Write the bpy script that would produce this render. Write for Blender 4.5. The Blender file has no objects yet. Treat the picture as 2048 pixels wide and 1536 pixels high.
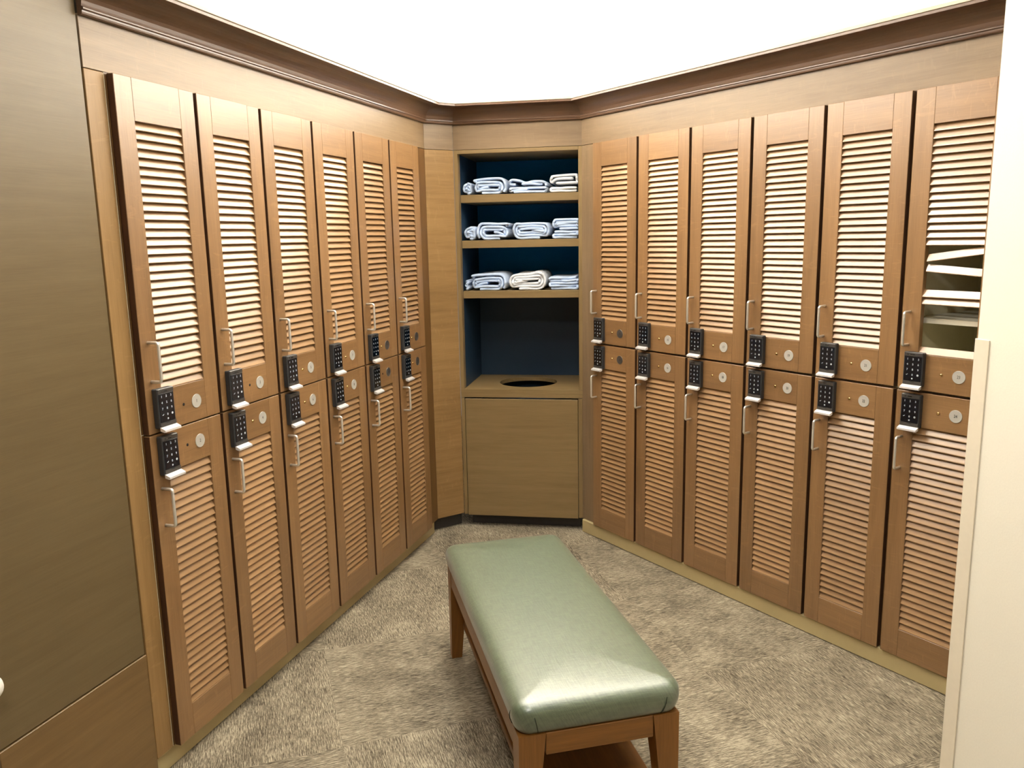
import bpy, bmesh, math, random
from mathutils import Vector, Matrix
random.seed(7)
SC = bpy.context.scene
COL = SC.collection
D = bpy.data

# ------------------------------------------------------------------ camera
EYE = 1.475
PITCH, ROLL, FPX = 0.1793, -0.0197, 1616.8
cp, sp, cr, sr = math.cos(PITCH), math.sin(PITCH), math.cos(ROLL), math.sin(ROLL)
fw = Vector((0, cp, -sp)); r0 = Vector((1, 0, 0)); u0 = Vector((0, sp, cp))
rt = cr * r0 + sr * u0; up = -sr * r0 + cr * u0
cam = D.objects.new('camera', D.cameras.new('camera')); COL.objects.link(cam)
cam.data.sensor_width = 36; cam.data.lens = FPX * 36 / 2048; cam.data.clip_start = .05
M = Matrix((rt, up, -fw)).transposed().to_4x4(); M.translation = (0, 0, EYE)
cam.matrix_world = M
SC.camera = cam
# ------------------------------------------------------------------ colour management, world
VS = SC.view_settings
VS.view_transform = 'Standard'; VS.look = 'None'; VS.gamma = 1.0; VS.use_curve_mapping = False
VS.exposure = 0.0
W = D.worlds.new('world'); SC.world = W; W.use_nodes = True
W.node_tree.nodes['Background'].inputs[0].default_value = (1, .95, .88, 1)
W.node_tree.nodes['Background'].inputs[1].default_value = .25
SC.cycles.use_denoising = True
SC.cycles.max_bounces = 8; SC.cycles.diffuse_bounces = 5; SC.cycles.glossy_bounces = 4
SC.cycles.sample_clamp_indirect = 6
# ------------------------------------------------------------------ the walls' own axes (x along, y into the wall, z up)
class Axis:
    def __init__(s, ox, oy, a):
        s.o = Vector((ox, oy, 0)); s.a = a
        s.d = Vector((math.cos(a), math.sin(a), 0)); s.i = Vector((-s.d.y, s.d.x, 0))
        s.m = Matrix.Translation(s.o) @ Matrix.Rotation(a, 4, 'Z')
    def w(s, x, y, z): return s.o + s.d * x + s.i * y + Vector((0, 0, z))
LW = Axis(-.9605, 2.0816, 1.2614)
RW = Axis(.3888, 3.819, -.9794)
CB = Axis(-.2603, 4.0158, math.radians(-9.32))
pA, pB = Vector((-.3903, 3.9311, 0)), Vector((-.2603, 4.0158, 0))
MW = Axis(pA.x, pA.y, math.atan2(pB.y - pA.y, pB.x - pA.x)); MLEN = (pB - pA).length
TH = math.radians(13.3)
BN = Axis(-.001, 1.687, TH)
CEIL = 2.83
# ------------------------------------------------------------------ lights: cove strips behind the crown, unseen ceiling fill lamps
def area(name, loc, rot_m, sx, sy, watt, col):
    l = D.lights.new(name, 'AREA'); l.shape = 'RECTANGLE'; l.size = sx; l.size_y = sy
    l.energy = watt; l.color = col
    o = D.objects.new(name, l); COL.objects.link(o)
    o.matrix_world = Matrix.Translation(loc) @ rot_m
    return o
WARM = (1, .98, .94)
def cove(ax, x0, x1, watt):
    # the strip lies on the ledge and shines up and out over the crown
    rm = Matrix.Rotation(ax.a, 4, 'Z') @ Matrix.Rotation(math.radians(180 - 12), 4, 'X')
    area('cove_strip', ax.w((x0 + x1) / 2, .17, 2.115), rm, x1 - x0, .05, watt, WARM)
COVE = 46
cove(LW, -.05, 1.85, COVE * 1.9); cove(RW, 0, 2.0, COVE * 2.0); cove(CB, .02, .6, COVE * .6)
def ceiling_fill(x, y, watt, size=.34, spread=160):
    o = area('unseen_ceiling_fill', Vector((x, y, CEIL - .01)), Matrix.Identity(4), size, size, watt, (1, .975, .93))
    o.data.shape = 'DISK'; o.data.spread = math.radians(spread)
for x, y, wt in ((.2, 1.45, 14), (0, 2.6, 15), (-.2, -.1, 34)):  # unseen lamps: one over the bench, two added to light towels and entrance wall
    ceiling_fill(x, y, wt)

# ------------------------------------------------------------------ materials
def srgb(r, g, b):
    f = lambda c: (c / 255) / 12.92 if c <= 10 else (((c / 255) + .055) / 1.055) ** 2.4
    return (f(r), f(g), f(b), 1)
def newmat(name):
    m = D.materials.new(name); m.use_nodes = True
    nt = m.node_tree; b = nt.nodes['Principled BSDF']
    return m, nt, b
def N(nt, t, **k):
    n = nt.nodes.new(t)
    for a, v in k.items(): setattr(n, a, v)
    return n
def plain(name, col, rough=.5, metal=0, spec=.5, coat=0, bump=0, bscale=60):
    m, nt, b = newmat(name)
    b.inputs['Roughness'].default_value = rough; b.inputs['Metallic'].default_value = metal
    b.inputs['Specular IOR Level'].default_value = spec; b.inputs['Coat Weight'].default_value = coat
    tc = N(nt, 'ShaderNodeTexCoord'); no = N(nt, 'ShaderNodeTexNoise'); no.inputs['Scale'].default_value = bscale
    nt.links.new(tc.outputs['Object'], no.inputs['Vector'])
    mx = N(nt, 'ShaderNodeMix', data_type='RGBA'); mx.inputs[6].default_value = col
    mx.inputs[7].default_value = tuple(c * .93 for c in col[:3]) + (1,)
    nt.links.new(no.outputs['Fac'], mx.inputs[0]); nt.links.new(mx.outputs[2], b.inputs['Base Color'])
    if bump:
        bp = N(nt, 'ShaderNodeBump'); bp.inputs['Strength'].default_value = bump; bp.inputs['Distance'].default_value = .002
        nt.links.new(no.outputs['Fac'], bp.inputs['Height']); nt.links.new(bp.outputs[0], b.inputs['Normal'])
    return m
def wood(name, dark, light, rough=.4, spec=.5, coat=0, crough=.25, vary=.12, fine=1.0, fleck=0.0, bumpy=.2):
    """oak: grain runs along U of the metre UVs"""
    m, nt, b = newmat(name); L = nt.links.new
    uv = N(nt, 'ShaderNodeUVMap'); oi = N(nt, 'ShaderNodeObjectInfo')
    off = N(nt, 'ShaderNodeVectorMath', operation='MULTIPLY_ADD')
    cb = N(nt, 'ShaderNodeCombineXYZ')
    for i in range(3): L(oi.outputs['Random'], cb.inputs[i])
    off.inputs[1].default_value = (17.3, 9.1, 5.7); L(cb.outputs[0], off.inputs[0]); L(uv.outputs[0], off.inputs[2])
    def noise(sc, det=3, rg=.55, dist=0):
        mp = N(nt, 'ShaderNodeMapping'); mp.inputs['Scale'].default_value = sc; L(off.outputs[0], mp.inputs[0])
        n = N(nt, 'ShaderNodeTexNoise'); n.inputs['Scale'].default_value = 1; n.inputs['Detail'].default_value = det
        n.inputs['Roughness'].default_value = rg; n.inputs['Distortion'].default_value = dist
        L(mp.outputs[0], n.inputs['Vector']); return n
    a = noise((2.2, 38, 1), 4, .6, .4); c = noise((14, 420, 1), 2); e = noise((1.3, 4, 1), 2)
    m1 = N(nt, 'ShaderNodeMath', operation='MULTIPLY_ADD'); m1.inputs[1].default_value = .55 * fine
    L(c.outputs['Fac'], m1.inputs[0]); L(a.outputs['Fac'], m1.inputs[2])
    m2 = N(nt, 'ShaderNodeMath', operation='MULTIPLY_ADD'); m2.inputs[1].default_value = .6
    L(e.outputs['Fac'], m2.inputs[0]); L(m1.outputs[0], m2.inputs[2])
    rp = N(nt, 'ShaderNodeMapRange'); rp.inputs['From Min'].default_value = .62 + .275 * (fine - 1) ; rp.inputs['From Max'].default_value = 1.48 + .275 * (fine - 1)
    L(m2.outputs[0], rp.inputs['Value'])
    mx = N(nt, 'ShaderNodeMix', data_type='RGBA'); mx.inputs[6].default_value = dark; mx.inputs[7].default_value = light
    L(rp.outputs[0], mx.inputs[0])
    col = mx.outputs[2]
    if fleck:
        f = noise((60, 16, 1), 2, .5, 1.2)
        fr = N(nt, 'ShaderNodeMapRange'); fr.inputs['From Min'].default_value = .60; fr.inputs['From Max'].default_value = .72
        fr.inputs['To Max'].default_value = fleck
        L(f.outputs['Fac'], fr.inputs['Value'])
        fm = N(nt, 'ShaderNodeMix', data_type='RGBA'); fm.inputs[7].default_value = tuple(min(1, x * 1.35) for x in light[:3]) + (1,)
        L(fr.outputs[0], fm.inputs[0]); L(col, fm.inputs[6]); col = fm.outputs[2]
    hv = N(nt, 'ShaderNodeHueSaturation')
    vr = N(nt, 'ShaderNodeMapRange'); vr.inputs['To Min'].default_value = 1 - vary; vr.inputs['To Max'].default_value = 1 + vary
    L(oi.outputs['Random'], vr.inputs['Value']); L(vr.outputs[0], hv.inputs['Value']); L(col, hv.inputs['Color'])
    L(hv.outputs[0], b.inputs['Base Color'])
    b.inputs['Roughness'].default_value = rough; b.inputs['Specular IOR Level'].default_value = spec
    b.inputs['Coat Weight'].default_value = coat; b.inputs['Coat Roughness'].default_value = crough
    bp = N(nt, 'ShaderNodeBump'); bp.inputs['Strength'].default_value = bumpy; bp.inputs['Distance'].default_value = .0006
    L(m1.outputs[0], bp.inputs['Height']); L(bp.outputs[0], b.inputs['Normal'])
    return m
OAK = wood('oak_door', srgb(107, 77, 44), srgb(148, 113, 74), .36, .9, 0, .25, vary=.09, fleck=.25)
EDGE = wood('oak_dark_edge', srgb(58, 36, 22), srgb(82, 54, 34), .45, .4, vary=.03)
FILL = wood('oak_filler', srgb(118, 90, 52), srgb(154, 122, 78), .42, .4, 0, vary=.03, fleck=.2)
SLAT = wood('oak_slat', srgb(140, 106, 68), srgb(166, 131, 92), .32, 1.0, .30, .25, fine=.4, bumpy=.05)
LOWP = wood('lower_panel', srgb(92, 70, 40), srgb(118, 93, 57), .42, .5, 0, vary=.02)
BODYW = wood('oak_carcass', srgb(78, 52, 24), srgb(108, 78, 42), .40, .7)
PANEL = wood('oak_panel', srgb(108, 88, 64), srgb(138, 117, 90), .42, .45, 0, vary=.04, fleck=.12)
CABW = wood('oak_cabinet', srgb(114, 93, 58), srgb(138, 116, 78), .42, .5, vary=.03)
DKPANEL = wood('brown_panel', srgb(86, 71, 45), srgb(103, 88, 60), .42, .5, 0, .25, vary=.02)
CROWN = wood('walnut_crown', srgb(66, 46, 34), srgb(104, 78, 58), .32, .6, vary=.02)
BENCHW = wood('bench_wood', srgb(98, 62, 22), srgb(144, 96, 42), .35, .5, vary=.03)
NAVY = plain('navy_liner', srgb(16, 62, 98), .5)
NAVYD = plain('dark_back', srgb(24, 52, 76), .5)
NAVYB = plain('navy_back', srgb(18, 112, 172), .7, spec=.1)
TAUPE = plain('taupe_wall', srgb(128, 108, 84), .6)
MELA = plain('melamine', srgb(238, 231, 200), .5)
SHELFM = plain('cream_shelf', srgb(250, 244, 222), .5)
CREAM = plain('cream_paint', srgb(248, 243, 226), .6, bump=.08, bscale=220)
WHITE = plain('white_paint', srgb(246, 242, 234), .7)
GUARD = plain('corner_guard', srgb(236, 226, 204), .4)
BASE = plain('vinyl_base', srgb(184, 167, 122), .45)
CAP = plain('pale_cap', srgb(196, 184, 164), .6)
SEAM_SHADE = plain('seam_shadow_line', srgb(34, 44, 34), .7)  # dark colour stands in for the groove shadow along the cushion's corner seams
DKBASE = plain('dark_base', srgb(58, 56, 54), .5)
STEEL = plain('brushed_steel', srgb(245, 242, 234), .33, .7)
CHROME = plain('chrome_lip', srgb(250, 250, 250), .35, .5)
PADB = plain('pad_body', srgb(52, 54, 56), .38, 0)
PADT = plain('pad_trim', srgb(92, 90, 88), .35, .6)
PADF = plain('pad_face', srgb(6, 14, 24), .12, 0, .6)
GLYPH = plain('pad_glyph', srgb(205, 212, 218), .5)
DISC = plain('disc_pale', srgb(192, 189, 180), .34, .15)
DISCD = plain('disc_dark_metal', srgb(112, 108, 104), .34, .7)
INK = plain('disc_ink', srgb(60, 58, 54), .6)
BRASS = plain('brass', srgb(214, 180, 120), .25, 1)
HOLE = plain('hole_dark', srgb(20, 12, 8), .8)
def towel_mat(name, col):
    m, nt, b = newmat(name); L = nt.links.new
    tc = N(nt, 'ShaderNodeTexCoord'); no = N(nt, 'ShaderNodeTexNoise'); no.inputs['Scale'].default_value = 900; no.inputs['Detail'].default_value = 2
    L(tc.outputs['Object'], no.inputs['Vector'])
    n2 = N(nt, 'ShaderNodeTexNoise'); n2.inputs['Scale'].default_value = 22
    L(tc.outputs['Object'], n2.inputs['Vector'])
    mx = N(nt, 'ShaderNodeMix', data_type='RGBA'); mx.inputs[6].default_value = tuple(c * .86 for c in col[:3]) + (1,); mx.inputs[7].default_value = col
    L(n2.outputs['Fac'], mx.inputs[0]); L(mx.outputs[2], b.inputs['Base Color'])
    b.inputs['Roughness'].default_value = .95; b.inputs['Specular IOR Level'].default_value = .1
    b.inputs['Sheen Weight'].default_value = .3
    bp = N(nt, 'ShaderNodeBump'); bp.inputs['Strength'].default_value = .5; bp.inputs['Distance'].default_value = .002
    L(no.outputs['Fac'], bp.inputs['Height']); L(bp.outputs[0], b.inputs['Normal'])
    return m
TWB = towel_mat('towel_pale_blue', srgb(204, 225, 255))
TWW = towel_mat('towel_white', srgb(244, 249, 255))
def vinyl():
    m, nt, b = newmat('green_woven_vinyl'); L = nt.links.new
    uv = N(nt, 'ShaderNodeUVMap')
    def noise(sc, det=2):
        mp = N(nt, 'ShaderNodeMapping'); mp.inputs['Scale'].default_value = sc; L(uv.outputs[0], mp.inputs[0])
        n = N(nt, 'ShaderNodeTexNoise'); n.inputs['Scale'].default_value = 1; n.inputs['Detail'].default_value = det
        L(mp.outputs[0], n.inputs['Vector']); return n
    a = noise((26, 240, 1)); c = noise((240, 26, 1)); e = noise((5, 5, 1))
    ad = N(nt, 'ShaderNodeMath', operation='ADD'); L(a.outputs['Fac'], ad.inputs[0]); L(c.outputs['Fac'], ad.inputs[1])
    mr = N(nt, 'ShaderNodeMapRange'); mr.inputs['From Min'].default_value = .72; mr.inputs['From Max'].default_value = 1.28; L(ad.outputs[0], mr.inputs['Value'])
    mx = N(nt, 'ShaderNodeMix', data_type='RGBA'); mx.inputs[6].default_value = srgb(60, 76, 54); mx.inputs[7].default_value = srgb(90, 106, 78)
    L(mr.outputs[0], mx.inputs[0]); L(mx.outputs[2], b.inputs['Base Color'])
    wv = N(nt, 'ShaderNodeTexChecker'); wv.inputs['Scale'].default_value = 1
    mp = N(nt, 'ShaderNodeMapping'); mp.inputs['Scale'].default_value = (330, 330, 330); L(uv.outputs[0], mp.inputs[0]); L(mp.outputs[0], wv.inputs['Vector'])
    mm = N(nt, 'ShaderNodeMath', operation='MULTIPLY_ADD'); mm.inputs[1].default_value = .5; L(wv.outputs['Fac'], mm.inputs[0]); L(ad.outputs[0], mm.inputs[2])
    bp = N(nt, 'ShaderNodeBump'); bp.inputs['Strength'].default_value = .35; bp.inputs['Distance'].default_value = .0012
    L(mm.outputs[0], bp.inputs['Height']); L(bp.outputs[0], b.inputs['Normal'])
    b.inputs['Roughness'].default_value = .42; b.inputs['Specular IOR Level'].default_value = 1.0
    b.inputs['Coat Weight'].default_value = 1.0; b.inputs['Coat Roughness'].default_value = .36; b.inputs['Coat IOR'].default_value = 1.6
    b.inputs['Sheen Weight'].default_value = .15
    return m
VINYL = vinyl()
def carpet():
    m, nt, b = newmat('carpet_tile'); L = nt.links.new
    uv = N(nt, 'ShaderNodeUVMap')
    def noise(sc, det=2, rg=.5, dist=0.):
        mp = N(nt, 'ShaderNodeMapping'); mp.inputs['Scale'].default_value = sc; L(uv.outputs[0], mp.inputs[0])
        n = N(nt, 'ShaderNodeTexNoise'); n.inputs['Scale'].default_value = 1; n.inputs['Detail'].default_value = det
        n.inputs['Roughness'].default_value = rg; n.inputs['Distortion'].default_value = dist
        L(mp.outputs[0], n.inputs['Vector']); return n
    a = noise((56, 520, 1), 3, .7, .3); c = noise((22, 400, 1), 2); e = noise((5, 7, 1), 2)
    s = N(nt, 'ShaderNodeMath', operation='MULTIPLY_ADD'); s.inputs[1].default_value = .8; L(c.outputs['Fac'], s.inputs[0]); L(a.outputs['Fac'], s.inputs[2])
    t = N(nt, 'ShaderNodeMath', operation='MULTIPLY_ADD'); t.inputs[1].default_value = .35; L(e.outputs['Fac'], t.inputs[0]); L(s.outputs[0], t.inputs[2])
    rp = N(nt, 'ShaderNodeValToRGB'); rp.color_ramp.elements[0].position = .41; rp.color_ramp.elements[1].position = .60
    mr = N(nt, 'ShaderNodeMapRange'); mr.inputs['From Max'].default_value = 2.15; L(t.outputs[0], mr.inputs['Value']); L(mr.outputs[0], rp.inputs[0])
    rp.color_ramp.elements[0].color = srgb(76, 69, 56); rp.color_ramp.elements[1].color = srgb(192, 181, 156)
    k = rp.color_ramp.elements.new(.5); k.color = srgb(131, 121, 103)
    L(rp.outputs[0], b.inputs['Base Color'])
    b.inputs['Roughness'].default_value = .95; b.inputs['Specular IOR Level'].default_value = .1
    bp = N(nt, 'ShaderNodeBump'); bp.inputs['Strength'].default_value = .8; bp.inputs['Distance'].default_value = .003
    L(s.outputs[0], bp.inputs['Height']); L(bp.outputs[0], b.inputs['Normal'])
    return m
CARPET = carpet()

# ------------------------------------------------------------------ mesh building
class MB:
    def __init__(s): s.v = []; s.f = []; s.uv = []; s.mi = []; s.sm = []; s.mats = []
    def mat(s, m):
        if m not in s.mats: s.mats.append(m)
        return s.mats.index(m)
    def face(s, idx, mat, uvs=None, smooth=False):
        s.f.append(tuple(idx)); s.mi.append(s.mat(mat)); s.sm.append(smooth); s.uv.append(uvs)
    def poly(s, pts, mat, g=None, off=(0, 0), smooth=False):
        b = len(s.v); s.v += [Vector(p) for p in pts]
        s.face(range(b, b + len(pts)), mat, None if g is None else [s._uv(Vector(p), g, off, None) for p in pts], smooth)
    @staticmethod
    def _uv(p, g, off, n):
        # u along the grain axis g, v along the other axis of the face
        o = [0, 1, 2]; o.remove(g)
        if n is not None:
            o.sort(key=lambda k: abs(n[k])); v = p[o[0]] + .37 * p[o[1]]
        else: v = p[o[0]] + p[o[1]]
        return (p[g] + off[0], v + off[1])
    def box(s, x0, x1, y0, y1, z0, z1, mat, g=2, ch=.0012, xf=None, off=None, front=None, side=None):
        """chamfered box; g = grain axis; front = other material for the -y face"""
        if off is None: off = (random.uniform(0, 9), random.uniform(0, 9))
        ch = min(ch, (x1 - x0) * .3, (y1 - y0) * .3, (z1 - z0) * .3)
        c = Vector(((x0 + x1) / 2, (y0 + y1) / 2, (z0 + z1) / 2)); h = ((x1 - x0) / 2, (y1 - y0) / 2, (z1 - z0) / 2)
        b = len(s.v); idx = {}; loc = []
        for sx in (-1, 1):
            for sy in (-1, 1):
                for sz in (-1, 1):
                    for k in range(3):
                        sg = (sx, sy, sz)
                        p = Vector([c[i] + sg[i] * (h[i] - (0 if i == k else ch)) for i in range(3)])
                        idx[(sx, sy, sz, k)] = b + len(loc); loc.append(p)
        s.v += [xf @ p if xf else p for p in loc]
        def add(keys, n, m=mat):
            ids = [idx[k] for k in keys]; P = [loc[i - b] for i in ids]
            nn = (P[1] - P[0]).cross(P[2] - P[0])
            if nn.dot(Vector(n)) < 0: ids.reverse(); P.reverse()
            s.face(ids, m, [s._uv(p, g, off, n) for p in P])
        for k in range(3):
            i, j = [q for q in range(3) if q != k]
            for sg in (-1, 1):
                ks = []
                for a_, b_ in ((-1, -1), (1, -1), (1, 1), (-1, 1)):
                    t = [0, 0, 0]; t[k] = sg; t[i] = a_; t[j] = b_; ks.append((*t, k))
                n = [0, 0, 0]; n[k] = sg
                add(ks, n, front if (front and k == 1 and sg == -1) else side[1] if (side and k == 0 and sg == side[0]) else mat)
        for k in range(3):              # edges parallel to axis k
            i, j = [q for q in range(3) if q != k]
            for a_ in (-1, 1):
                for b_ in (-1, 1):
                    t = [0, 0, 0]; t[i] = a_; t[j] = b_
                    lo = t[:]; lo[k] = -1; hi = t[:]; hi[k] = 1
                    add([(*lo, i), (*hi, i), (*hi, j), (*lo, j)], t)
        for sx in (-1, 1):
            for sy in (-1, 1):
                for sz in (-1, 1): add([(sx, sy, sz, 0), (sx, sy, sz, 1), (sx, sy, sz, 2)], (sx, sy, sz))
    def tube(s, pts, r, mat, n=10, caps=True):
        pts = [Vector(p) for p in pts]; b = len(s.v); u = None
        for i, p in enumerate(pts):
            t = (pts[min(i + 1, len(pts) - 1)] - pts[max(i - 1, 0)]).normalized()
            if u is None:
                u = t.orthogonal().normalized()
            u = (u - t * u.dot(t)).normalized(); w = t.cross(u)
            for k in range(n):
                a = 2 * math.pi * k / n; s.v.append(p + (u * math.cos(a) + w * math.sin(a)) * r)
        for i in range(len(pts) - 1):
            for k in range(n):
                k2 = (k + 1) % n
                s.face((b + i * n + k, b + i * n + k2, b + (i + 1) * n + k2, b + (i + 1) * n + k), mat, None, True)
        if caps:
            s.face([b + k for k in range(n)][::-1], mat); e = b + (len(pts) - 1) * n
            s.face([e + k for k in range(n)], mat)
    def lathe(s, prof, mat, o=(0, 0, 0), ax='y', n=28, smooth=True):
        """prof: (radius, height) along the axis"""
        b = len(s.v); o = Vector(o)
        for r, h in prof:
            for k in range(n):
                a = 2 * math.pi * k / n; c_, s_ = r * math.cos(a), r * math.sin(a)
                s.v.append(o + (Vector((c_, h, s_)) if ax == 'y' else Vector((c_, s_, h))))
        for i in range(len(prof) - 1):
            for k in range(n):
                k2 = (k + 1) % n
                s.face((b + i * n + k, b + i * n + k2, b + (i + 1) * n + k2, b + (i + 1) * n + k), mat, None, smooth)
        for i in (0, len(prof) - 1):
            if prof[i][0] > 1e-6: s.face([b + i * n + k for k in range(n)], mat)
    def mesh(s, name, fix=True):
        me = D.meshes.new(name); me.from_pydata([tuple(v) for v in s.v], [], s.f)
        for m in s.mats: me.materials.append(m)
        uvl = me.uv_layers.new(name='UVMap')
        for p in me.polygons:
            p.material_index = s.mi[p.index]; p.use_smooth = s.sm[p.index]
            u = s.uv[p.index]
            for j, li in enumerate(p.loop_indices):
                if u: uvl.data[li].uv = u[j]
                else:
                    c = me.vertices[me.loops[li].vertex_index].co; uvl.data[li].uv = (c.x + c.y, c.z)
        if fix:
            bm = bmesh.new(); bm.from_mesh(me); bmesh.ops.recalc_face_normals(bm, faces=bm.faces); bm.to_mesh(me); bm.free()
        me.update(); return me
def link(name, data, parent=None, loc=None):
    o = D.objects.new(name, data); COL.objects.link(o)
    if parent: o.parent = parent
    if loc is not None: o.location = loc
    return o
def place(o, ax, x, y, z): o.location = ax.w(x, y, z); o.rotation_euler = (0, 0, ax.a)
def thing(name, label, cat, group=None, data=None):
    o = D.objects.new(name, data); COL.objects.link(o)
    if data is None: o.empty_display_size = .05
    o['label'] = label; o['category'] = cat
    if group: o['group'] = group
    return o
def struct(name, mb, ax=None, fix=True):
    o = link(name, mb.mesh(name, fix)); o['kind'] = 'structure'
    if ax: o.matrix_world = ax.m
    return o

# ------------------------------------------------------------------ setting: floor, ceiling, walls
mb = MB(); T = .61; rot = TH + math.radians(4.6)
g0 = BN.w(-.395, .585, 0)
gx = Vector((math.cos(rot), math.sin(rot), 0)); gy = Vector((-gx.y, gx.x, 0))
ACROSS = {(0, 0), (1, 0), (1, -1), (2, 0), (-1, 1), (0, 2), (2, -2), (-2, 0), (3, 1), (2, 1), (0, -2), (-1, -1)}
for i in range(-6, 8):
    for j in range(-6, 7):
        p = g0 + gx * (i * T) + gy * (j * T)
        q = [p, p + gx * T, p + gx * T + gy * T, p + gy * T]
        b = len(mb.v); mb.v += q; ro = random.uniform(0, 5)
        loc = [(0, 0), (T, 0), (T, T), (0, T)]
        uv = [(a + ro + 9 * i, c + 7 * j) for a, c in loc] if (i, j) in ACROSS else [(c + ro + 9 * j, -a + 7 * i) for a, c in loc]
        mb.face(range(b, b + 4), CARPET, uv)
fl = struct('floor', mb, fix=False)
mb = MB(); mb.box(-4, 4, -2.2, 5.4, CEIL, CEIL + .1, WHITE, 0); struct('ceiling', mb)
UP = .30
mb = MB(); mb.box(-.9, 2.30, UP, UP + .06, 2.02, CEIL, WHITE, 0); struct('wall_left', mb, LW)
mb = MB(); mb.box(-.42, 1.0, UP, UP + .06, 2.02, CEIL, WHITE, 0); struct('wall_front', mb, CB)
mb = MB(); mb.box(-.3, 3.2, UP, UP + .06, 2.02, CEIL, WHITE, 0); struct('wall_right', mb, RW)
# entrance wall on the right, and the walls behind the photographer
EW = Axis(1.075, 1.85, math.atan2(-.98, .2))
mb = MB(); mb.box(0, 3.3, 0, .13, 0, CEIL, CREAM, 2, .002)
wall_e = struct('wall_entrance', mb, EW)
mb = MB(); mb.box(-3.6, 3.4, -1.7, -1.58, 0, CEIL, TAUPE, 2); struct('wall_back', mb)
mb = MB(); mb.box(3.4, 3.5, -1.6, 3.4, 0, CEIL, TAUPE, 2); struct('wall_far_right', mb)
mb = MB(); mb.box(-2.4, -2.3, -1.6, 3.2, 0, CEIL, TAUPE, 2); struct('wall_far_left', mb)

# crown moulding, one continuous run, and the pale cap on its top
def offset_path(pts, p):
    out = []
    for i, a in enumerate(pts):
        ns = []
        if i > 0: d = (a - pts[i - 1]).normalized(); ns.append(Vector((d.y, -d.x, 0)))
        if i < len(pts) - 1: d = (pts[i + 1] - a).normalized(); ns.append(Vector((d.y, -d.x, 0)))
        if len(ns) == 1: out.append(a + ns[0] * p)
        else:
            bis = (ns[0] + ns[1]).normalized(); out.append(a + bis * (p / bis.dot(ns[0])))
    return out
path = [LW.w(-.07, .02, 0), pA, pB, CB.w(.617, 0, 0), RW.w(2.3, .02, 0)]
def sweep(name, prof, mat):
    mb = MB(); n = len(prof); rows = []
    ds = [0]
    for i in range(1, len(path)): ds.append(ds[-1] + (path[i] - path[i - 1]).length)
    vs = [0]
    for i in range(1, n): vs.append(vs[-1] + math.dist(prof[i], prof[i - 1]))
    offs = [offset_path(path, p) for p, z in prof]
    for i in range(len(path)):
        rows.append(len(mb.v)); mb.v += [offs[k][i] + Vector((0, 0, prof[k][1])) for k in range(n)]
    for i in range(len(path) - 1):
        for k in range(n):
            k2 = (k + 1) % n; a, b = rows[i], rows[i + 1]; v2 = vs[k2] if k2 else vs[-1] + .1
            mb.face((a + k, b + k, b + k2, a + k2), mat, [(ds[i], vs[k]), (ds[i + 1], vs[k]), (ds[i + 1], v2), (ds[i], v2)])
    mb.face([rows[0] + k for k in range(n)], mat); mb.face([rows[-1] + k for k in range(n)], mat)
    return struct(name, mb)
prof = [(0, 2.008), (.010, 2.008), (.013, 2.010), (.014, 2.014), (.0145, 2.018), (.017, 2.0185), (.0185, 2.0205), (.0185, 2.0235), (.017, 2.0255), (.013, 2.027)]
for k in range(0, 9):
    a = math.radians(4 + k * 10.2)
    prof.append((.086 - .072 * math.cos(a), 2.0275 + .050 * math.sin(a)))
prof += [(.0925, 2.0785), (.0945, 2.0795), (.0945, 2.087), (0, 2.087)]
sweep('trim_1', prof, CROWN)
sweep('trim_2', [(-.02, 2.0875), (.0945, 2.0875), (.098, 2.089), (.098, 2.0995), (.09, 2.1005), (-.02, 2.1005)], CAP)
sweep('trim_3', [(-.31, 2.075), (-.021, 2.075), (-.021, 2.096), (-.31, 2.096)], WHITE)
# friezes, fillers and the angled panel
ZT, ZTR = 1.8905, 1.8905
mb = MB(); mb.box(-.07, 1.935, .02, .045, ZT + .0015, 2.012, PANEL, 0, .0008); struct('trim_4', mb, LW)
mb = MB(); mb.box(-.105, 2.3, .02, .045, ZTR + .0015, 2.012, PANEL, 0, .0008); struct('trim_5', mb, RW)
mb = MB(); mb.box(0, MLEN, 0, .02, ZT + .0015, 2.012, PANEL, 0, .0008); struct('trim_6', mb, MW)
mb = MB(); mb.box(.0, .617, 0, .02, ZT + .0015, 2.012, PANEL, 0, .0008); struct('trim_7', mb, CB)
mb = MB(); mb.box(1.8265, 1.935, .02, .045, .071, ZT, BODYW, 2); struct('trim_8', mb, LW)
mb = MB(); mb.box(.0, MLEN, 0, .02, .072, ZT, FILL, 0); struct('trim_9', mb, MW)
mb = MB(); mb.box(-.108, -.004, .02, .045, .066, ZTR, PANEL, 2); struct('trim_10', mb, RW)
mb = MB(); mb.box(-.075, 1.925, .036, .06, 0, .071, BASE, 0, .004); struct('baseboard_left', mb, LW)
mb = MB(); mb.box(-.098, 2.0, .008, .05, 0, .066, BASE, 0, .004); struct('baseboard_right', mb, RW)
mb = MB(); mb.box(-.02, MLEN + .01, .045, .06, 0, .072, DKBASE, 0, .002); struct('baseboard_front', mb, MW)

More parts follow.
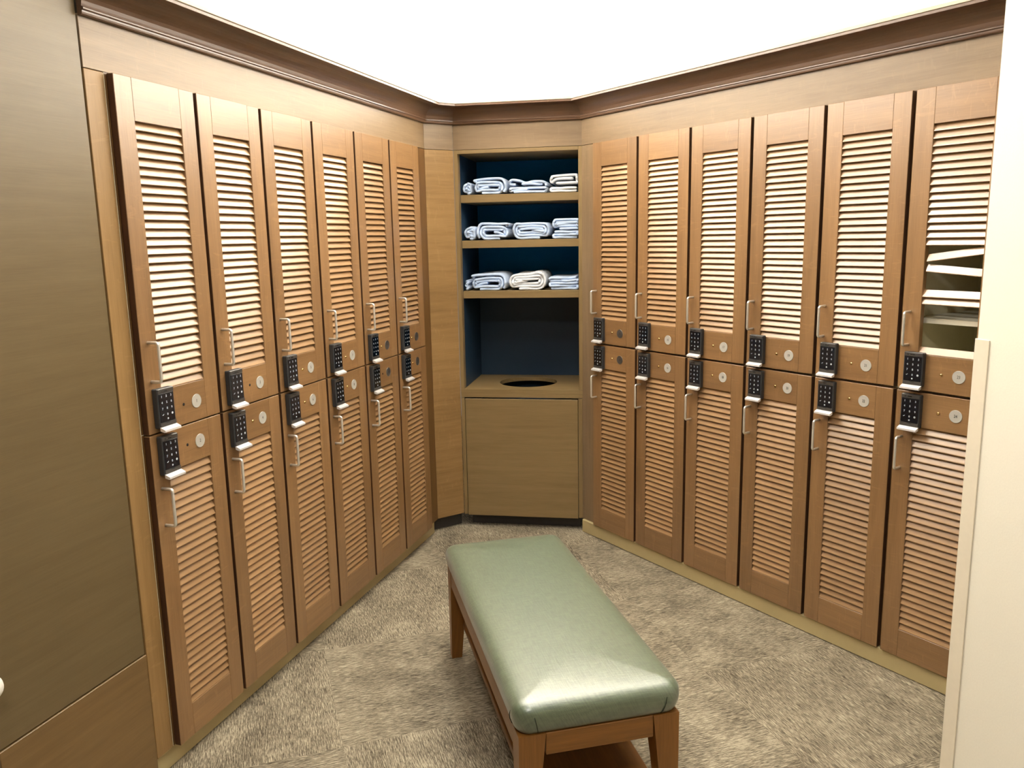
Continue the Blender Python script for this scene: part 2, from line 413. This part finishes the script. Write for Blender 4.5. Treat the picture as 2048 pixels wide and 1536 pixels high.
# ------------------------------------------------------------------ lockers
PIT, DW, HU, HL = .305, .2918, .9115, .903
SX0, SX1 = .0600, .2330                                            # louvre opening
def door_mesh(H, top, bot):
    m = MB()
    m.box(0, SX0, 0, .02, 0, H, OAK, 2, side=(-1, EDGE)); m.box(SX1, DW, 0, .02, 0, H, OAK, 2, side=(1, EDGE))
    m.box(SX0, SX1, 0, .02, H - top, H, OAK, 0, .0006); m.box(SX0, SX1, 0, .02, 0, bot, OAK, 0, .0006)
    return m.mesh('door')
def slat(m, x0, x1, z, tilt=0, zr=None):
    """one louvre: outer edge low, inner edge high, rounded nose"""
    zr = z if zr is None else zr
    t = .0032; P = [(.0046, -.0004), (.0024, -.0002), (.0016, .0012), (.0022, .0030), (.0128, .0226), (.0146, .0226), (.0152, .0208)]
    b = len(m.v); o = (random.uniform(0, 9), random.uniform(0, 9)); n = len(P)
    for x, zz in ((x0, z), (x1, zr)):
        m.v += [Vector((x, y, zz + h)) for y, h in P]
    dist = [0, .002, .003, .005, .027, .029, .031, .054]
    for k in range(n):
        k2 = (k + 1) % n
        m.face((b + k, b + k2, b + n + k2, b + n + k), SLAT, [(x0 + o[0], dist[k] + o[1]), (x0 + o[0], dist[k + 1] + o[1]), (x1 + o[0], dist[k + 1] + o[1]), (x1 + o[0], dist[k] + o[1])])
    m.face([b + k for k in range(n)], SLAT); m.face([b + n + k for k in range(n)], SLAT)
NS = 31; SP = .694 / NS
def louver_mesh(z0):
    m = MB()
    for k in range(NS): slat(m, SX0 - .004, SX1 + .004, z0 + .0008 + k * SP)
    return m.mesh('louver_panel')
def broken_mesh(z0, zb):
    """louvres of the damaged door; heights measured from the door bottom (zb = its height below eye level)"""
    m = MB(); k0 = 0
    for k in range(NS):
        z = z0 + .0008 + k * SP
        if z + zb > -.056: slat(m, SX0 - .004, SX1 + .004, z)
    return m.mesh('louver_panel')
def loose_slats(zb):
    out = []
    for zl, zr in ((-.098, -.0745), (-.128, -.140), (-.206, -.2065), (-.228, -.2295)):
        m = MB(); slat(m, SX0 + (.006 if zl > -.2 else -.004), SX1 + .002, zl - zb, 0, zr - zb); out.append(m.mesh('loose_slat'))
    m = MB(); slat(m, SX0 - .004, SX1 + .004, UB + .0008); out.append(m.mesh('loose_slat'))
    return out
UB, LB = .1115, .097                                               # bottom rails
DOOR_U = door_mesh(HU, HU - UB - .694, UB); DOOR_L = door_mesh(HL, HL - LB - .694 - .0015, LB)
LOUV_U = louver_mesh(UB); LOUV_L = louver_mesh(LB)
LOUV_B = broken_mesh(UB, -.4965)
def body_mesh(H, shelf):
    m = MB(); w = PIT - .003; x0 = -.0066; x1 = x0 + w; t = .016; y0, y1 = .0215, .45
    f = BODYW
    m.box(x0, x0 + t, y0, y1, 0, H, MELA, 2, .0005, front=f); m.box(x1 - t, x1, y0, y1, 0, H, MELA, 2, .0005, front=f)
    m.box(x0 + t, x1 - t, y0, y1, 0, t, MELA, 0, .0005, front=f); m.box(x0 + t, x1 - t, y0, y1, H - t, H, MELA, 0, .0005, front=f)
    m.box(x0 + t, x1 - t, y1 - .012, y1, t, H - t, MELA, 0, .0005)
    for z in shelf: m.box(x0 + t, x1 - t, y0 + .03, y1 - .012, z, z + .016, SHELFM, 0, .0008)
    return m.mesh('body')
BODY_U = body_mesh(HU + .0035, [.205]); BODY_L = body_mesh(HL + .0035, [.6])
def handle_mesh():
    m = MB(); h = .052; r = .0075; out = -.033; pts = [(0, .0, h)]
    pts.append((0, out + r, h))
    for k in range(1, 6):
        a = math.pi / 2 * k / 6; pts.append((0, out + r - r * math.sin(a), h - r + r * math.cos(a)))
    pts.append((0, out, h - r)); pts.append((0, out, 0))
    pts += [(x, y, -z) for x, y, z in reversed(pts[:-1])]
    m.tube(pts, .0044, STEEL, 10); return m.mesh('handle')
HANDLE = handle_mesh()
def text_tris(s, size, mat, m, x, y, z, sxy=(1, 1), ext=.0003):
    cu = D.curves.new('t', 'FONT'); cu.body = s; cu.size = size; cu.align_x = 'CENTER'; cu.align_y = 'CENTER'; cu.extrude = ext; cu.resolution_u = 3
    o = D.objects.new('t', cu); COL.objects.link(o)
    dg = bpy.context.evaluated_depsgraph_get(); me = D.meshes.new_from_object(o.evaluated_get(dg))
    b = len(m.v)
    m.v += [Vector((x + v.co.x * sxy[0], y - v.co.z, z + v.co.y * sxy[1])) for v in me.vertices]
    for p in me.polygons: m.face([b + i for i in p.vertices], mat)
    D.objects.remove(o); D.meshes.remove(me); D.curves.remove(cu)
PW, PH = .063, .113
def pad_meshes():
    m = MB(); m.box(0, PW, -.018, 0, -PH + .006, 0, PADB, 0, .0022)
    m.box(.002, PW - .002, -.0195, -.017, -.0125, -.001, PADT, 0, .0008)                     # top bar
    m.box(.012, .017, -.0198, -.0192, -.008, -.006, PADF, 0, .0001); m.box(.022, .036, -.0198, -.0192, -.0082, -.006, PADF, 0, .0001)
    pts = [(.002, -.0915), (.022, -.0925), (.028, -.0955), (.034, -.0955), (.040, -.0925), (PW - .002, -.0915), (PW - .002, -.1025), (.002, -.1025)]
    b = len(m.v)                                                                              # lower trim with its shallow notch
    m.v += [Vector((x, -.0195, z)) for x, z in pts] + [Vector((x, -.017, z)) for x, z in pts]
    m.face([b + k for k in range(8)], PADT)
    for k in range(8): m.face((b + k, b + (k + 1) % 8, b + 8 + (k + 1) % 8, b + 8 + k), PADT)
    body = m.mesh('keypad_lock')
    m = MB(); m.box(.004, PW - .004, -.0192, -.0175, -.0905, -.0135, PADF, 0, .0006); face = m.mesh('keypad_face')
    m = MB()
    for r, row in enumerate(('123', '456', '789')):
        for c_, ch in enumerate(row): text_tris(ch, 0.0088, GLYPH, m, .014 + c_ * .0175, -.0194, -.022 - r * .0165)
    text_tris('0', 0.0088, GLYPH, m, .0315, -.0194, -.0715)
    m.tube([(.0115, -.0194, -.071), (.013, -.0194, -.0725), (.0168, -.0194, -.0690)], .0006, GLYPH, 5)
    m.lathe([(.0032, 0), (.0032, -.0003), (.0022, -.0003), (.0022, 0)], GLYPH, (.049, -.0194, -.0715), n=12)
    m.lathe([(.0026, 0), (.0024, -.0006), (0.0001, -.0008)], GLYPH, (.0315, -.0192, -.0835), n=12)
    keys = m.mesh('key_digits')
    m = MB(); b = len(m.v)                                                                    # bright thumb lip at the foot
    P = [(-.0175, -.1025), (-.0330, -.1095), (-.0335, -.1150), (-.0300, -.1165), (-.0175, -.1130)]
    for x in (.0005, PW - .0005): m.v += [Vector((x, y, z)) for y, z in P]
    for k in range(5): m.face((b + k, b + (k + 1) % 5, b + 5 + (k + 1) % 5, b + 5 + k), CHROME)
    m.face([b + k for k in range(5)], CHROME); m.face([b + 5 + k for k in range(5)], CHROME)
    return body, face, keys, m.mesh('lock_lip')
PAD, PADFACE, PADKEYS, PADLIP = pad_meshes()
def disc_mesh(mat):
    m = MB(); m.lathe([(.0197, 0), (.0197, -.0012), (.0192, -.0017), (.0183, -.0017), (.0181, -.0013), (.0001, -.0013)], mat, n=40, smooth=False); return m.mesh('number_disc')
DISCM, DISCMD = disc_mesh(DISC), disc_mesh(DISCD)
m = MB(); m.lathe([(.0048, 0), (.0046, -.0012), (.0036, -.0026), (.0018, -.0034), (.0001, -.0036)], BRASS, n=16); RIVET = m.mesh('rivet')
m = MB(); m.lathe([(.0042, .0), (.0042, -.0004), (.0001, -.0004)], HOLE, n=16); SCREWHOLE = m.mesh('screw_hole')
NUM = {}
for n in range(1, 25):
    m = MB(); text_tris(str(n), .0135, INK, m, 0, -.0014, 0, (.8, 1)); NUM[n] = m.mesh('disc_number')
ORD = ['first', 'second', 'third', 'fourth', 'fifth', 'last']
def locker(ax, col, upper, num, label, group, broken=False, hole=False, dx=0.0, z0=0.0):
    r = thing('locker', label, 'locker', group)
    H = HU if upper else HL
    place(r, ax, col * PIT, 0, z0)
    link('body', BODY_U if upper else BODY_L, r)
    d = link('door', DOOR_U if upper else DOOR_L, r)
    lv = link('louver_panel', LOUV_B if broken else (LOUV_U if upper else LOUV_L), d)
    if broken:
        lv['label'] = 'remaining upper louvres above the broken gap'
        for q, me in enumerate(loose_slats(-.4965)):
            ls = link('loose_slat', me, d)
            if q < 2: ls['label'] = 'tilted slat hanging in the gap'
    link('handle', HANDLE, d, (.0262, 0, (.1915 if upper else HL - .2015)))
    zp = .1195 if upper else HL - .0055
    k = link('keypad_lock', PAD, r, (.0255 - dx, 0, zp))
    link('keypad_face', PADFACE, k); link('key_digits', PADKEYS, k); link('lock_lip', PADLIP, k)
    zd = .0555 if upper else HL - .0565
    n = link('number_disc', DISCMD if num in (9, 10, 11, 12, 13, 14) else DISCM, r, (.1915 + dx * .4, 0, zd)); link('disc_number', NUM[num], n)
    link('screw_hole' if hole else 'rivet', SCREWHOLE if hole else RIVET, r, (.138 + dx * .5, 0, zd + .0003))
ZU, ZL = EYE - .4965, EYE - 1.404
GL, GR = 'louvered oak lockers along the left wall', 'louvered oak lockers along the right wall'
for i in range(6):
    wl = ['first column beside the big brown panel', 'second column from the big brown panel', 'third column from the big brown panel',
          'fourth column from the big brown panel', 'fifth column from the big brown panel', 'sixth column, nearest the angled corner panel'][i]
    locker(LW, i, True, 2 * i + 1, 'upper locker numbered %d, left wall, %s' % (2 * i + 1, wl), GL, hole=i in (0, 1), dx=.004, z0=ZU)
    locker(LW, i, False, 2 * i + 2, 'lower locker numbered %d, left wall, %s' % (2 * i + 2, wl), GL, hole=i in (0, 4), dx=.004, z0=ZL)
    wr = ['first column beside the towel cabinet', 'second column from the towel cabinet', 'third column from the towel cabinet',
          'fourth column from the towel cabinet', 'fifth column from the towel cabinet', 'sixth column beside the cream wall'][i]
    if i == 5: locker(RW, i, True, 23, 'upper locker numbered 23 with broken louvres beside the cream wall, right wall', GR, True, z0=ZU)
    else: locker(RW, i, True, 13 + 2 * i, 'upper locker numbered %d, right wall, %s' % (13 + 2 * i, wr), GR, z0=ZU)
    locker(RW, i, False, 14 + 2 * i, 'lower locker numbered %d, right wall, %s' % (14 + 2 * i, wr), GR, z0=ZL - .004)

# ------------------------------------------------------------------ tall cabinet with the flat brown door at the left edge
t = thing('tall_cabinet', 'tall cabinet with a flat brown door at the left edge, beside locker 1', 'cabinet')
place(t, LW, 0, 0, 0)
ZD = EYE - 1.0885
m = MB(); m.box(-.0695, -.0085, .02, .05, .071, ZT, FILL, 2); fp = link('filler_strip', m.mesh('filler_strip'), t)
m = MB(); m.box(-.5135, -.0705, .02, .05, 0, ZD, LOWP, 0, .0015); link('base_panel', m.mesh('base_panel'), t)
m = MB(); m.box(-.5800, -.0730, .045, .40, ZD + .002, CEIL - .01, BODYW, 2); link('body', m.mesh('body'), t)
m = MB(); m.box(-.5790, -.0725, .0225, .043, ZD + .003, CEIL - .02, DKPANEL, 0, .0015); dr = link('door', m.mesh('door'), t)
m = MB(); m.lathe([(.007, .0225), (.007, .006), (.018, .002), (.026, -.006), (.027, -.014), (.022, -.022), (.010, -.025), (.0001, -.0252)], WHITE, (-.5355, 0, EYE - .9175), n=24)
k = link('knob', m.mesh('knob'), dr); k['label'] = 'round white knob'

# ------------------------------------------------------------------ corner guard
t = thing('corner_guard', 'cream corner guard strip on the edge of the right entrance wall', 'corner guard')
place(t, EW, 0, 0, 0)
m = MB(); m.box(-.0030, .040, -.0032, -.0004, .0, 1.225, GUARD, 2, .0012); link('front_flange', m.mesh('front_flange'), t)
m = MB(); m.box(-.0034, -.0004, -.0002, .040, .0, 1.225, GUARD, 2, .0010); link('side_flange', m.mesh('side_flange'), t)

# ------------------------------------------------------------------ towel cabinet
t = thing('towel_cabinet', 'corner oak towel cabinet with open navy shelves above a bin door', 'cabinet')
place(t, CB, 0, 0, 0)
DEP = .46; CT = EYE - .749
def part(name, fn, par=t):
    m = MB(); fn(m); return link(name, m.mesh(name), par)
def jamb(m, x0, x1, inner):
    m.box(x0, x1, .0, .045, CT + .0005, ZT, CABW, 2)
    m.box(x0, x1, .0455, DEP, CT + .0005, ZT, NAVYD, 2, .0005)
part('side_panel', lambda m: jamb(m, .001, .0202, 1)); part('side_panel', lambda m: jamb(m, .5992, .6180, -1))
def lowside(m, x0, x1): m.box(x0, x1, .0003, DEP, .066, CT - .0425, CABW, 2)
part('lower_side_panel', lambda m: lowside(m, .001, .0192)); part('lower_side_panel', lambda m: lowside(m, .5945, .6145))
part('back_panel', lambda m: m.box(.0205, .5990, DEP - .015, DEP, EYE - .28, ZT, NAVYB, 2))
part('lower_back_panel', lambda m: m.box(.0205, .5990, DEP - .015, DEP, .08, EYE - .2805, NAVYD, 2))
def top(m):
    m.box(.0202, .5992, 0, .045, EYE + .398, ZT, CABW, 0); m.box(.0202, .5992, .0455, DEP - .015, EYE + .398, ZT, CABW, 0)
part('top_rail', top)
SH = [.208, -.0115, -.2585]
for z in SH: part('shelf', lambda m: (m.box(.0204, .5990, .045, .068, EYE + z - .037, EYE + z, CABW, 0), m.box(.0204, .5990, .0682, DEP - .016, EYE + z - .037, EYE + z - .0005, CABW, 0, .0003)))
def counter(m):
    z1, z0 = CT, CT - .020; cx, cy, R = .315, .226, .150
    x0, x1, y0, y1 = .001, .6165, 0, DEP - .016; n = 48
    b = len(m.v); ring = []
    for k in range(n):
        a = 2 * math.pi * k / n; dx, dy = math.cos(a), math.sin(a)
        s_ = min(((x1 - cx) if dx > 0 else (cx - x0)) / max(abs(dx), 1e-9), ((y1 - cy) if dy > 0 else (cy - y0)) / max(abs(dy), 1e-9))
        ring.append(((cx + R * dx, cy + R * dy), (cx + s_ * dx, cy + s_ * dy)))
    # make the outer ring pass through the four corners
    for c_ in ((x0, y0), (x1, y0), (x1, y1), (x0, y1)):
        k = min(range(n), key=lambda q: math.dist(ring[q][1], c_)); ring[k] = (ring[k][0], c_)
    for (a, o) in ring: m.v += [Vector((*a, z1)), Vector((*o, z1)), Vector((*a, z0)), Vector((*o, z0))]
    for k in range(n):
        i, j = b + 4 * k, b + 4 * ((k + 1) % n)
        P = lambda *q: [(m.v[x].x, m.v[x].y + m.v[x].z) for x in q]
        for q in ((i, i + 1, j + 1, j), (i + 2, j + 2, j + 3, i + 3), (i, j, j + 2, i + 2), (i + 1, i + 3, j + 3, j + 1)):
            m.face(q, CABW, P(*q))
    m.box(.0012, .6163, .0002, .022, CT - .041, CT - .0203, CABW, 0, .0008)
ct = part('counter', counter)
part('bin_door', lambda m: m.box(.0215, .5920, .001, .021, EYE - 1.413, CT - .0485, CABW, 0))
part('toe_kick', lambda m: m.box(.0325, .5990, .056, .075, .001, .085, DKBASE, 0))
part('bin_floor', lambda m: m.box(.0195, .5940, .03, DEP - .02, .066, .082, NAVY, 0))

# ------------------------------------------------------------------ towels
def spline(P, n=7):
    out = []
    for i in range(len(P) - 1):
        p0, p1, p2, p3 = P[max(i - 1, 0)], P[i], P[i + 1], P[min(i + 2, len(P) - 1)]
        for k in range(n):
            t_ = k / n
            out.append(tuple(.5 * (2 * p1[c] + (p2[c] - p0[c]) * t_ + (2 * p0[c] - 5 * p1[c] + 4 * p2[c] - p3[c]) * t_ ** 2 + (3 * p1[c] - p0[c] - 3 * p2[c] + p3[c]) * t_ ** 3) for c in (0, 1)))
    out.append(tuple(P[-1])); return out
def ribbon(m, P, th, depth, mat, wob, rnd):
    C = spline(P); n = len(C); nrm = []
    for i in range(n):
        a, b_ = C[max(i - 1, 0)], C[min(i + 1, n - 1)]; dx, dz = b_[0] - a[0], b_[1] - a[1]; l = math.hypot(dx, dz) or 1
        nrm.append((-dz / l, dx / l))
    ph = [rnd.uniform(0, 6.28) for _ in range(4)]
    ys = [(0, .35), (.0012, .72), (.004, .95), (.010, 1), (depth * .25, 1), (depth * .5, 1), (depth * .75, 1), (depth, .9)]
    rows = []
    for y, f in ys:
        rows.append(len(m.v)); q = wob * min(1, y / .05)
        for i in range(n):
            th_ = th * f * (.6 if i in (0, n - 1) else 1) / 2
            ex = q * math.sin(ph[0] + y * 14 + C[i][0] * 20); ez = q * math.sin(ph[1] + y * 11 + C[i][0] * 30) * (C[i][1] / .07)
            yo = .004 * math.sin(ph[2] + i * .21) + .002 * math.sin(ph[3] + i * .53)
            for sg in (1, -1): m.v.append(Vector((C[i][0] + nrm[i][0] * th_ * sg + ex, y + yo * (1 - min(1, y / .1)), max(0.0002, C[i][1] + nrm[i][1] * th_ * sg + ez))))
    for a, b_ in zip(rows, rows[1:]):
        for i in range(n - 1):
            m.face((a + 2 * i, a + 2 * i + 2, b_ + 2 * i + 2, b_ + 2 * i), mat, None, True)
            m.face((a + 2 * i + 1, b_ + 2 * i + 1, b_ + 2 * i + 3, a + 2 * i + 3), mat, None, True)
        m.face((a, b_, b_ + 1, a + 1), mat, None, True); e = 2 * n - 2
        m.face((a + e, a + e + 1, b_ + e + 1, b_ + e), mat, None, True)
    for r_ in (rows[0], rows[-1]):
        for i in range(n - 1): m.face((r_ + 2 * i, r_ + 2 * i + 1, r_ + 2 * i + 3, r_ + 2 * i + 2), mat, None, True)
# folded cross-sections in metres (x across, z up); each list is one length of cloth
def spiral(x0, x1, z0, z1, p, turns, hand=1):
    """flattened roll, from the outside in, ply pitch p"""
    pts = []; k = 0
    while k < turns and (z1 - z0) > p * .9:
        r = (z1 - z0) / 2; zc = (z0 + z1) / 2; xa, xb = x0 + r, max(x1 - r, x0 + r + .004)
        q = p / 4
        L_ = [(xa + .01, z0), ((xa + xb) / 2, z0 + .001), (xb, z0)] + [(xb + r * math.cos(a) * .98, zc + r * math.sin(a)) for a in (-.8, 0, .8)]
        L_ += [(xb, z1 - q), ((xa + xb) / 2, z1 - q + .002), (xa, z1 - q)] + [(xa - (r - q) * math.cos(a) * .98, zc - (r - q) * math.sin(a)) for a in (-.8, 0, .8)]
        pts += L_; x0 += p * 1.05; x1 -= p * 1.05; z0 += p; z1 -= p; k += 1
    if z1 > z0 - p: pts += [(x0 + .02, (z0 + z1) / 2), ((x0 + x1) / 2, (z0 + z1) / 2 + .002)]
    if hand < 0:
        c = max(q_[0] for q_ in pts) + min(q_[0] for q_ in pts); pts = [(c - x, z) for x, z in pts]
    return pts
def pleat(x0, x1, z0, n, p, start=1):
    """cloth laid to and fro n times"""
    pts = []; s_ = start
    for k in range(n):
        z = z0 + k * p; a, b = (x0, x1) if s_ > 0 else (x1, x0)
        pts += [(a, z + .0005), (a + (b - a) * .35, z), (a + (b - a) * .7, z + .001), (b, z)]
        if k < n - 1: pts.append((b + s_ * p * .45, z + p / 2))
        s_ = -s_
    return pts
def folds(kind, w, h, th):
    p = th * 1.10; t = th / 2; lo = t + .001
    if kind == 'wrap': return [spiral(t, w - t, lo, h - t, p, 4)]
    if kind == 'wrapr': return [spiral(t, w - t, lo, h - t, p, 4, -1)]
    if kind == 'roll':
        z = h - t
        return [spiral(t + .004, w - t - p, lo, z - p * 1.2, p, 3), [(w * .12, z - .012), (w * .02 + t, z - .006), (w * .1, z - .001), (w * .4, z + .001), (w * .75, z - .002), (w - t - .012, z - .008), (w - t, h * .58), (w - t, h * .3), (w - t - .008, lo + .003)]]
    if kind == 'double':
        z = h * .5
        return [spiral(t, w - t, lo, z - t, p, 2), [(t + .03, z + t + .001), (t + .006, z + t + .004), (t + .002, h - t - .006), (t + .014, h - t), (w * .3, h - t - .006), (w * .45, h - t - .012), (w * .65, h - t - .006), (w * .85, h - t - .004), (w - t - .004, h - t - .012), (w - t + .002, z)],
                [(w * .35, z + t + .002), (w * .55, z + t + .005), (w * .75, z + t + .002), (w * .88, z + t + .004)]]
    if kind == 'stack':
        n = max(3, int((h - th) / p)); return [pleat(t + p * .4, w - t - p * .4, lo, n, p, 1)]
    if kind == 'fat':
        z = h * .42
        return [pleat(t + p * .5, w - t, lo, max(2, int(z / p)), p, -1), spiral(t - .002, w + h, z + t + .001, h - t, p, 3)]
def towel(shelf, x0, x1, h, fold, mat, label, flip=False, seed=0, y=.052, th=.0118):
    rnd = random.Random(seed); m = MB(); wd = x1 - x0
    for P in folds(fold, wd, h, th):
        k1, k2 = rnd.uniform(0, 6), rnd.uniform(0, 6)
        Q = []
        for a, b in P:
            a = min(a, wd - th / 2)
            f = 1 + .07 * math.sin(k1 + a * 30) * min(1, b / h) + .03 * math.sin(k2 + a * 70)
            Q.append((wd - a if flip else a, th / 2 + .0008 + (b - th / 2 - .0008) * f))
        ribbon(m, Q, th, .30, mat, .0015, rnd)
    o = thing('folded_towel', label, 'towel', 'folded towels on the %s shelf' % ('top', 'middle', 'bottom')[shelf], m.mesh('folded_towel'))
    place(o, CB, x0, y, EYE + SH[shelf] + .0006)
TW = [
 (0, .026, .072, .058, 'wrap', TWB, 'pale blue folded towel, leftmost and cut off by the jamb, top shelf', False, 1),
 (0, .080, .246, .080, 'roll', TWB, 'rolled pale blue towel, second from left on the top shelf', False, 2),
 (0, .256, .446, .068, 'double', TWB, 'loosely doubled pale blue towel, third from left, top shelf', False, 3),
 (0, .456, .594, .086, 'fat', TWW, 'thick white folded towel at the right end of the top shelf', False, 4),
 (1, .026, .086, .072, 'wrap', TWB, 'rolled pale blue towel at the left end of the middle shelf', False, 5),
 (1, .094, .258, .086, 'roll', TWB, 'round rolled pale blue towel, second from left, middle shelf', True, 6),
 (1, .268, .456, .086, 'wrapr', TWB, 'wide folded pale blue towel, third from left, middle shelf', False, 7),
 (1, .466, .594, .098, 'fat', TWB, 'tall folded blue towel at the right end of the middle shelf', False, 8),
 (2, .026, .046, .072, 'stack', TWB, 'sliver of folded towel at the left end of the bottom shelf', False, 9),
 (2, .056, .236, .084, 'roll', TWB, 'loosely folded pale blue towel, second from left, bottom shelf', False, 10),
 (2, .246, .436, .088, 'wrap', TWW, 'white folded towel, third from left on the bottom shelf', False, 11),
 (2, .448, .594, .078, 'stack', TWB, 'flat pleated blue towel at the right end of the bottom shelf', False, 12),
]
for (sh, a, b_, h, fo, ma, la, fp_, sd) in TW: towel(sh, a, b_, h, fo, ma, la, fp_, sd)

# ------------------------------------------------------------------ upholstered bench
t = thing('bench', 'long bench with green woven cushion and brown wooden legs on the carpet', 'bench')
place(t, BN, 0, 0, 0)
BWD, BLN, BH = .400, 1.043, .340
def leg(m, cx, cy, sx, sy):
    # tapers on its inner faces only; sx, sy point inward
    b = len(m.v); top_, bot = .066, .036
    for z, s_ in ((.0, bot), (.20, .052), (BH, top_)):
        x0, x1 = sorted((cx, cx + sx * s_)); y0, y1 = sorted((cy, cy + sy * s_))
        m.v += [Vector((x0, y0, z)), Vector((x1, y0, z)), Vector((x1, y1, z)), Vector((x0, y1, z))]
    for k in range(2):
        for q in range(4):
            i = (b + 4 * k + q, b + 4 * k + (q + 1) % 4, b + 4 * k + 4 + (q + 1) % 4, b + 4 * k + 4 + q)
            m.face(i, BENCHW, [(m.v[x].z, m.v[x].x + m.v[x].y) for x in i])
    m.face([b + k for k in range(4)], BENCHW); m.face([b + 8 + k for k in range(4)], BENCHW)
for cx, cy, sx, sy in ((0, 0, 1, 1), (BWD, 0, -1, 1), (0, BLN, 1, -1), (BWD, BLN, -1, -1)):
    part('leg', lambda m: leg(m, cx, cy, sx, sy), t)
def aprons(m):
    a0, a1 = BH - .056, BH
    m.box(.0662, BWD - .0662, .001, .022, a0, a1, BENCHW, 0); m.box(.0662, BWD - .0662, BLN - .022, BLN - .001, a0, a1, BENCHW, 0)
    m.box(.001, .022, .0662, BLN - .0662, a0, a1, BENCHW, 1); m.box(BWD - .022, BWD - .001, .0662, BLN - .0662, a0, a1, BENCHW, 1)
part('apron', aprons, t)
part('lower_shelf', lambda m: m.box(.042, BWD - .042, .040, BLN - .040, .116, .138, BENCHW, 1, .002), t)
def cushion(m):
    nx, ny, H = 26, 60, .086; z0 = BH + .0005
    def P(u, v, top_):
        # rounded-rectangle plan, crowned top
        return u, v
    # rings from the lower edge up the side and over the top (superellipse section), then shrinking loops
    def loop(inset, n, rad):
        x0, x1, y0, y1 = inset, BWD - inset, inset, BLN - inset; r = max(rad - inset, .006); out = []
        for cx, cy, a0 in ((x1 - r, y0 + r, -90), (x1 - r, y1 - r, 0), (x0 + r, y1 - r, 90), (x0 + r, y0 + r, 180)):
            for k in range(n + 1):
                a = math.radians(a0 + 90 * k / n); out.append((cx + r * math.cos(a), cy + r * math.sin(a)))
        # subdivide the straights
        res = []; N_ = len(out)
        for i in range(N_):
            p, q = out[i], out[(i + 1) % N_]; res.append(p)
            if (i + 1) % (n + 1) == 0:
                for k in range(1, 12): res.append((p[0] + (q[0] - p[0]) * k / 12, p[1] + (q[1] - p[1]) * k / 12))
        return res
    rings = [(.008, 0), (.003, .003), (-.004, .012), (-.0085, .026), (-.0105, .042), (-.0095, .054), (-.006, .063), (.0005, .0705), (.010, .0755), (.024, .0790), (.050, .0825), (.090, .0855), (.135, .0875), (.170, .0884), (.192, .0888)]
    idx = []
    for ins, h in rings:
        L_ = loop(ins, 6, .034); idx.append((len(m.v), len(L_)))
        for (x, y) in L_:
            # sides bulge a little more at mid length
            m.v.append(Vector((x, y, z0 + h)))
    for (a, n), (b_, _) in zip(idx, idx[1:]):
        for k in range(n):
            k2 = (k + 1) % n; q = (a + k, a + k2, b_ + k2, b_ + k)
            m.face(q, VINYL, [(m.v[x].x + m.v[x].z * .5, m.v[x].y + m.v[x].z * .5) for x in q], True)
    for j, rev in ((0, True), (-1, False)):
        a, n = idx[j]; q = [a + k for k in range(n)]; q = q[::-1] if rev else q
        m.face(q, VINYL, [(m.v[x].x, m.v[x].y) for x in q], True)
cu = part('cushion', cushion, t)
def seam(m, cx, cy, sx, sy):
    for dx, dy in ((.040, -.0), (-.0, .040)):
        pts = []
        for ins, h in ((.005, .002), (-.005, .012), (-.010, .026), (-.0118, .038), (-.0095, .050), (-.003, .0605), (.006, .068)):
            f = h / .07
            if dx: p = (cx + sx * (.048 - .016 * f), cy - sy * (-ins) * 1.0, BH + h)
            else: p = (cx - sx * (-ins), cy + sy * (.048 - .016 * f), BH + h)
            pts.append(p)
        m.tube(pts, .0010, SEAM_SHADE, 6)
for cx, cy, sx, sy in ((0, 0, 1, 1), (BWD, 0, -1, 1)):
    part('corner_seam', lambda m: seam(m, cx, cy, sx, sy), cu)
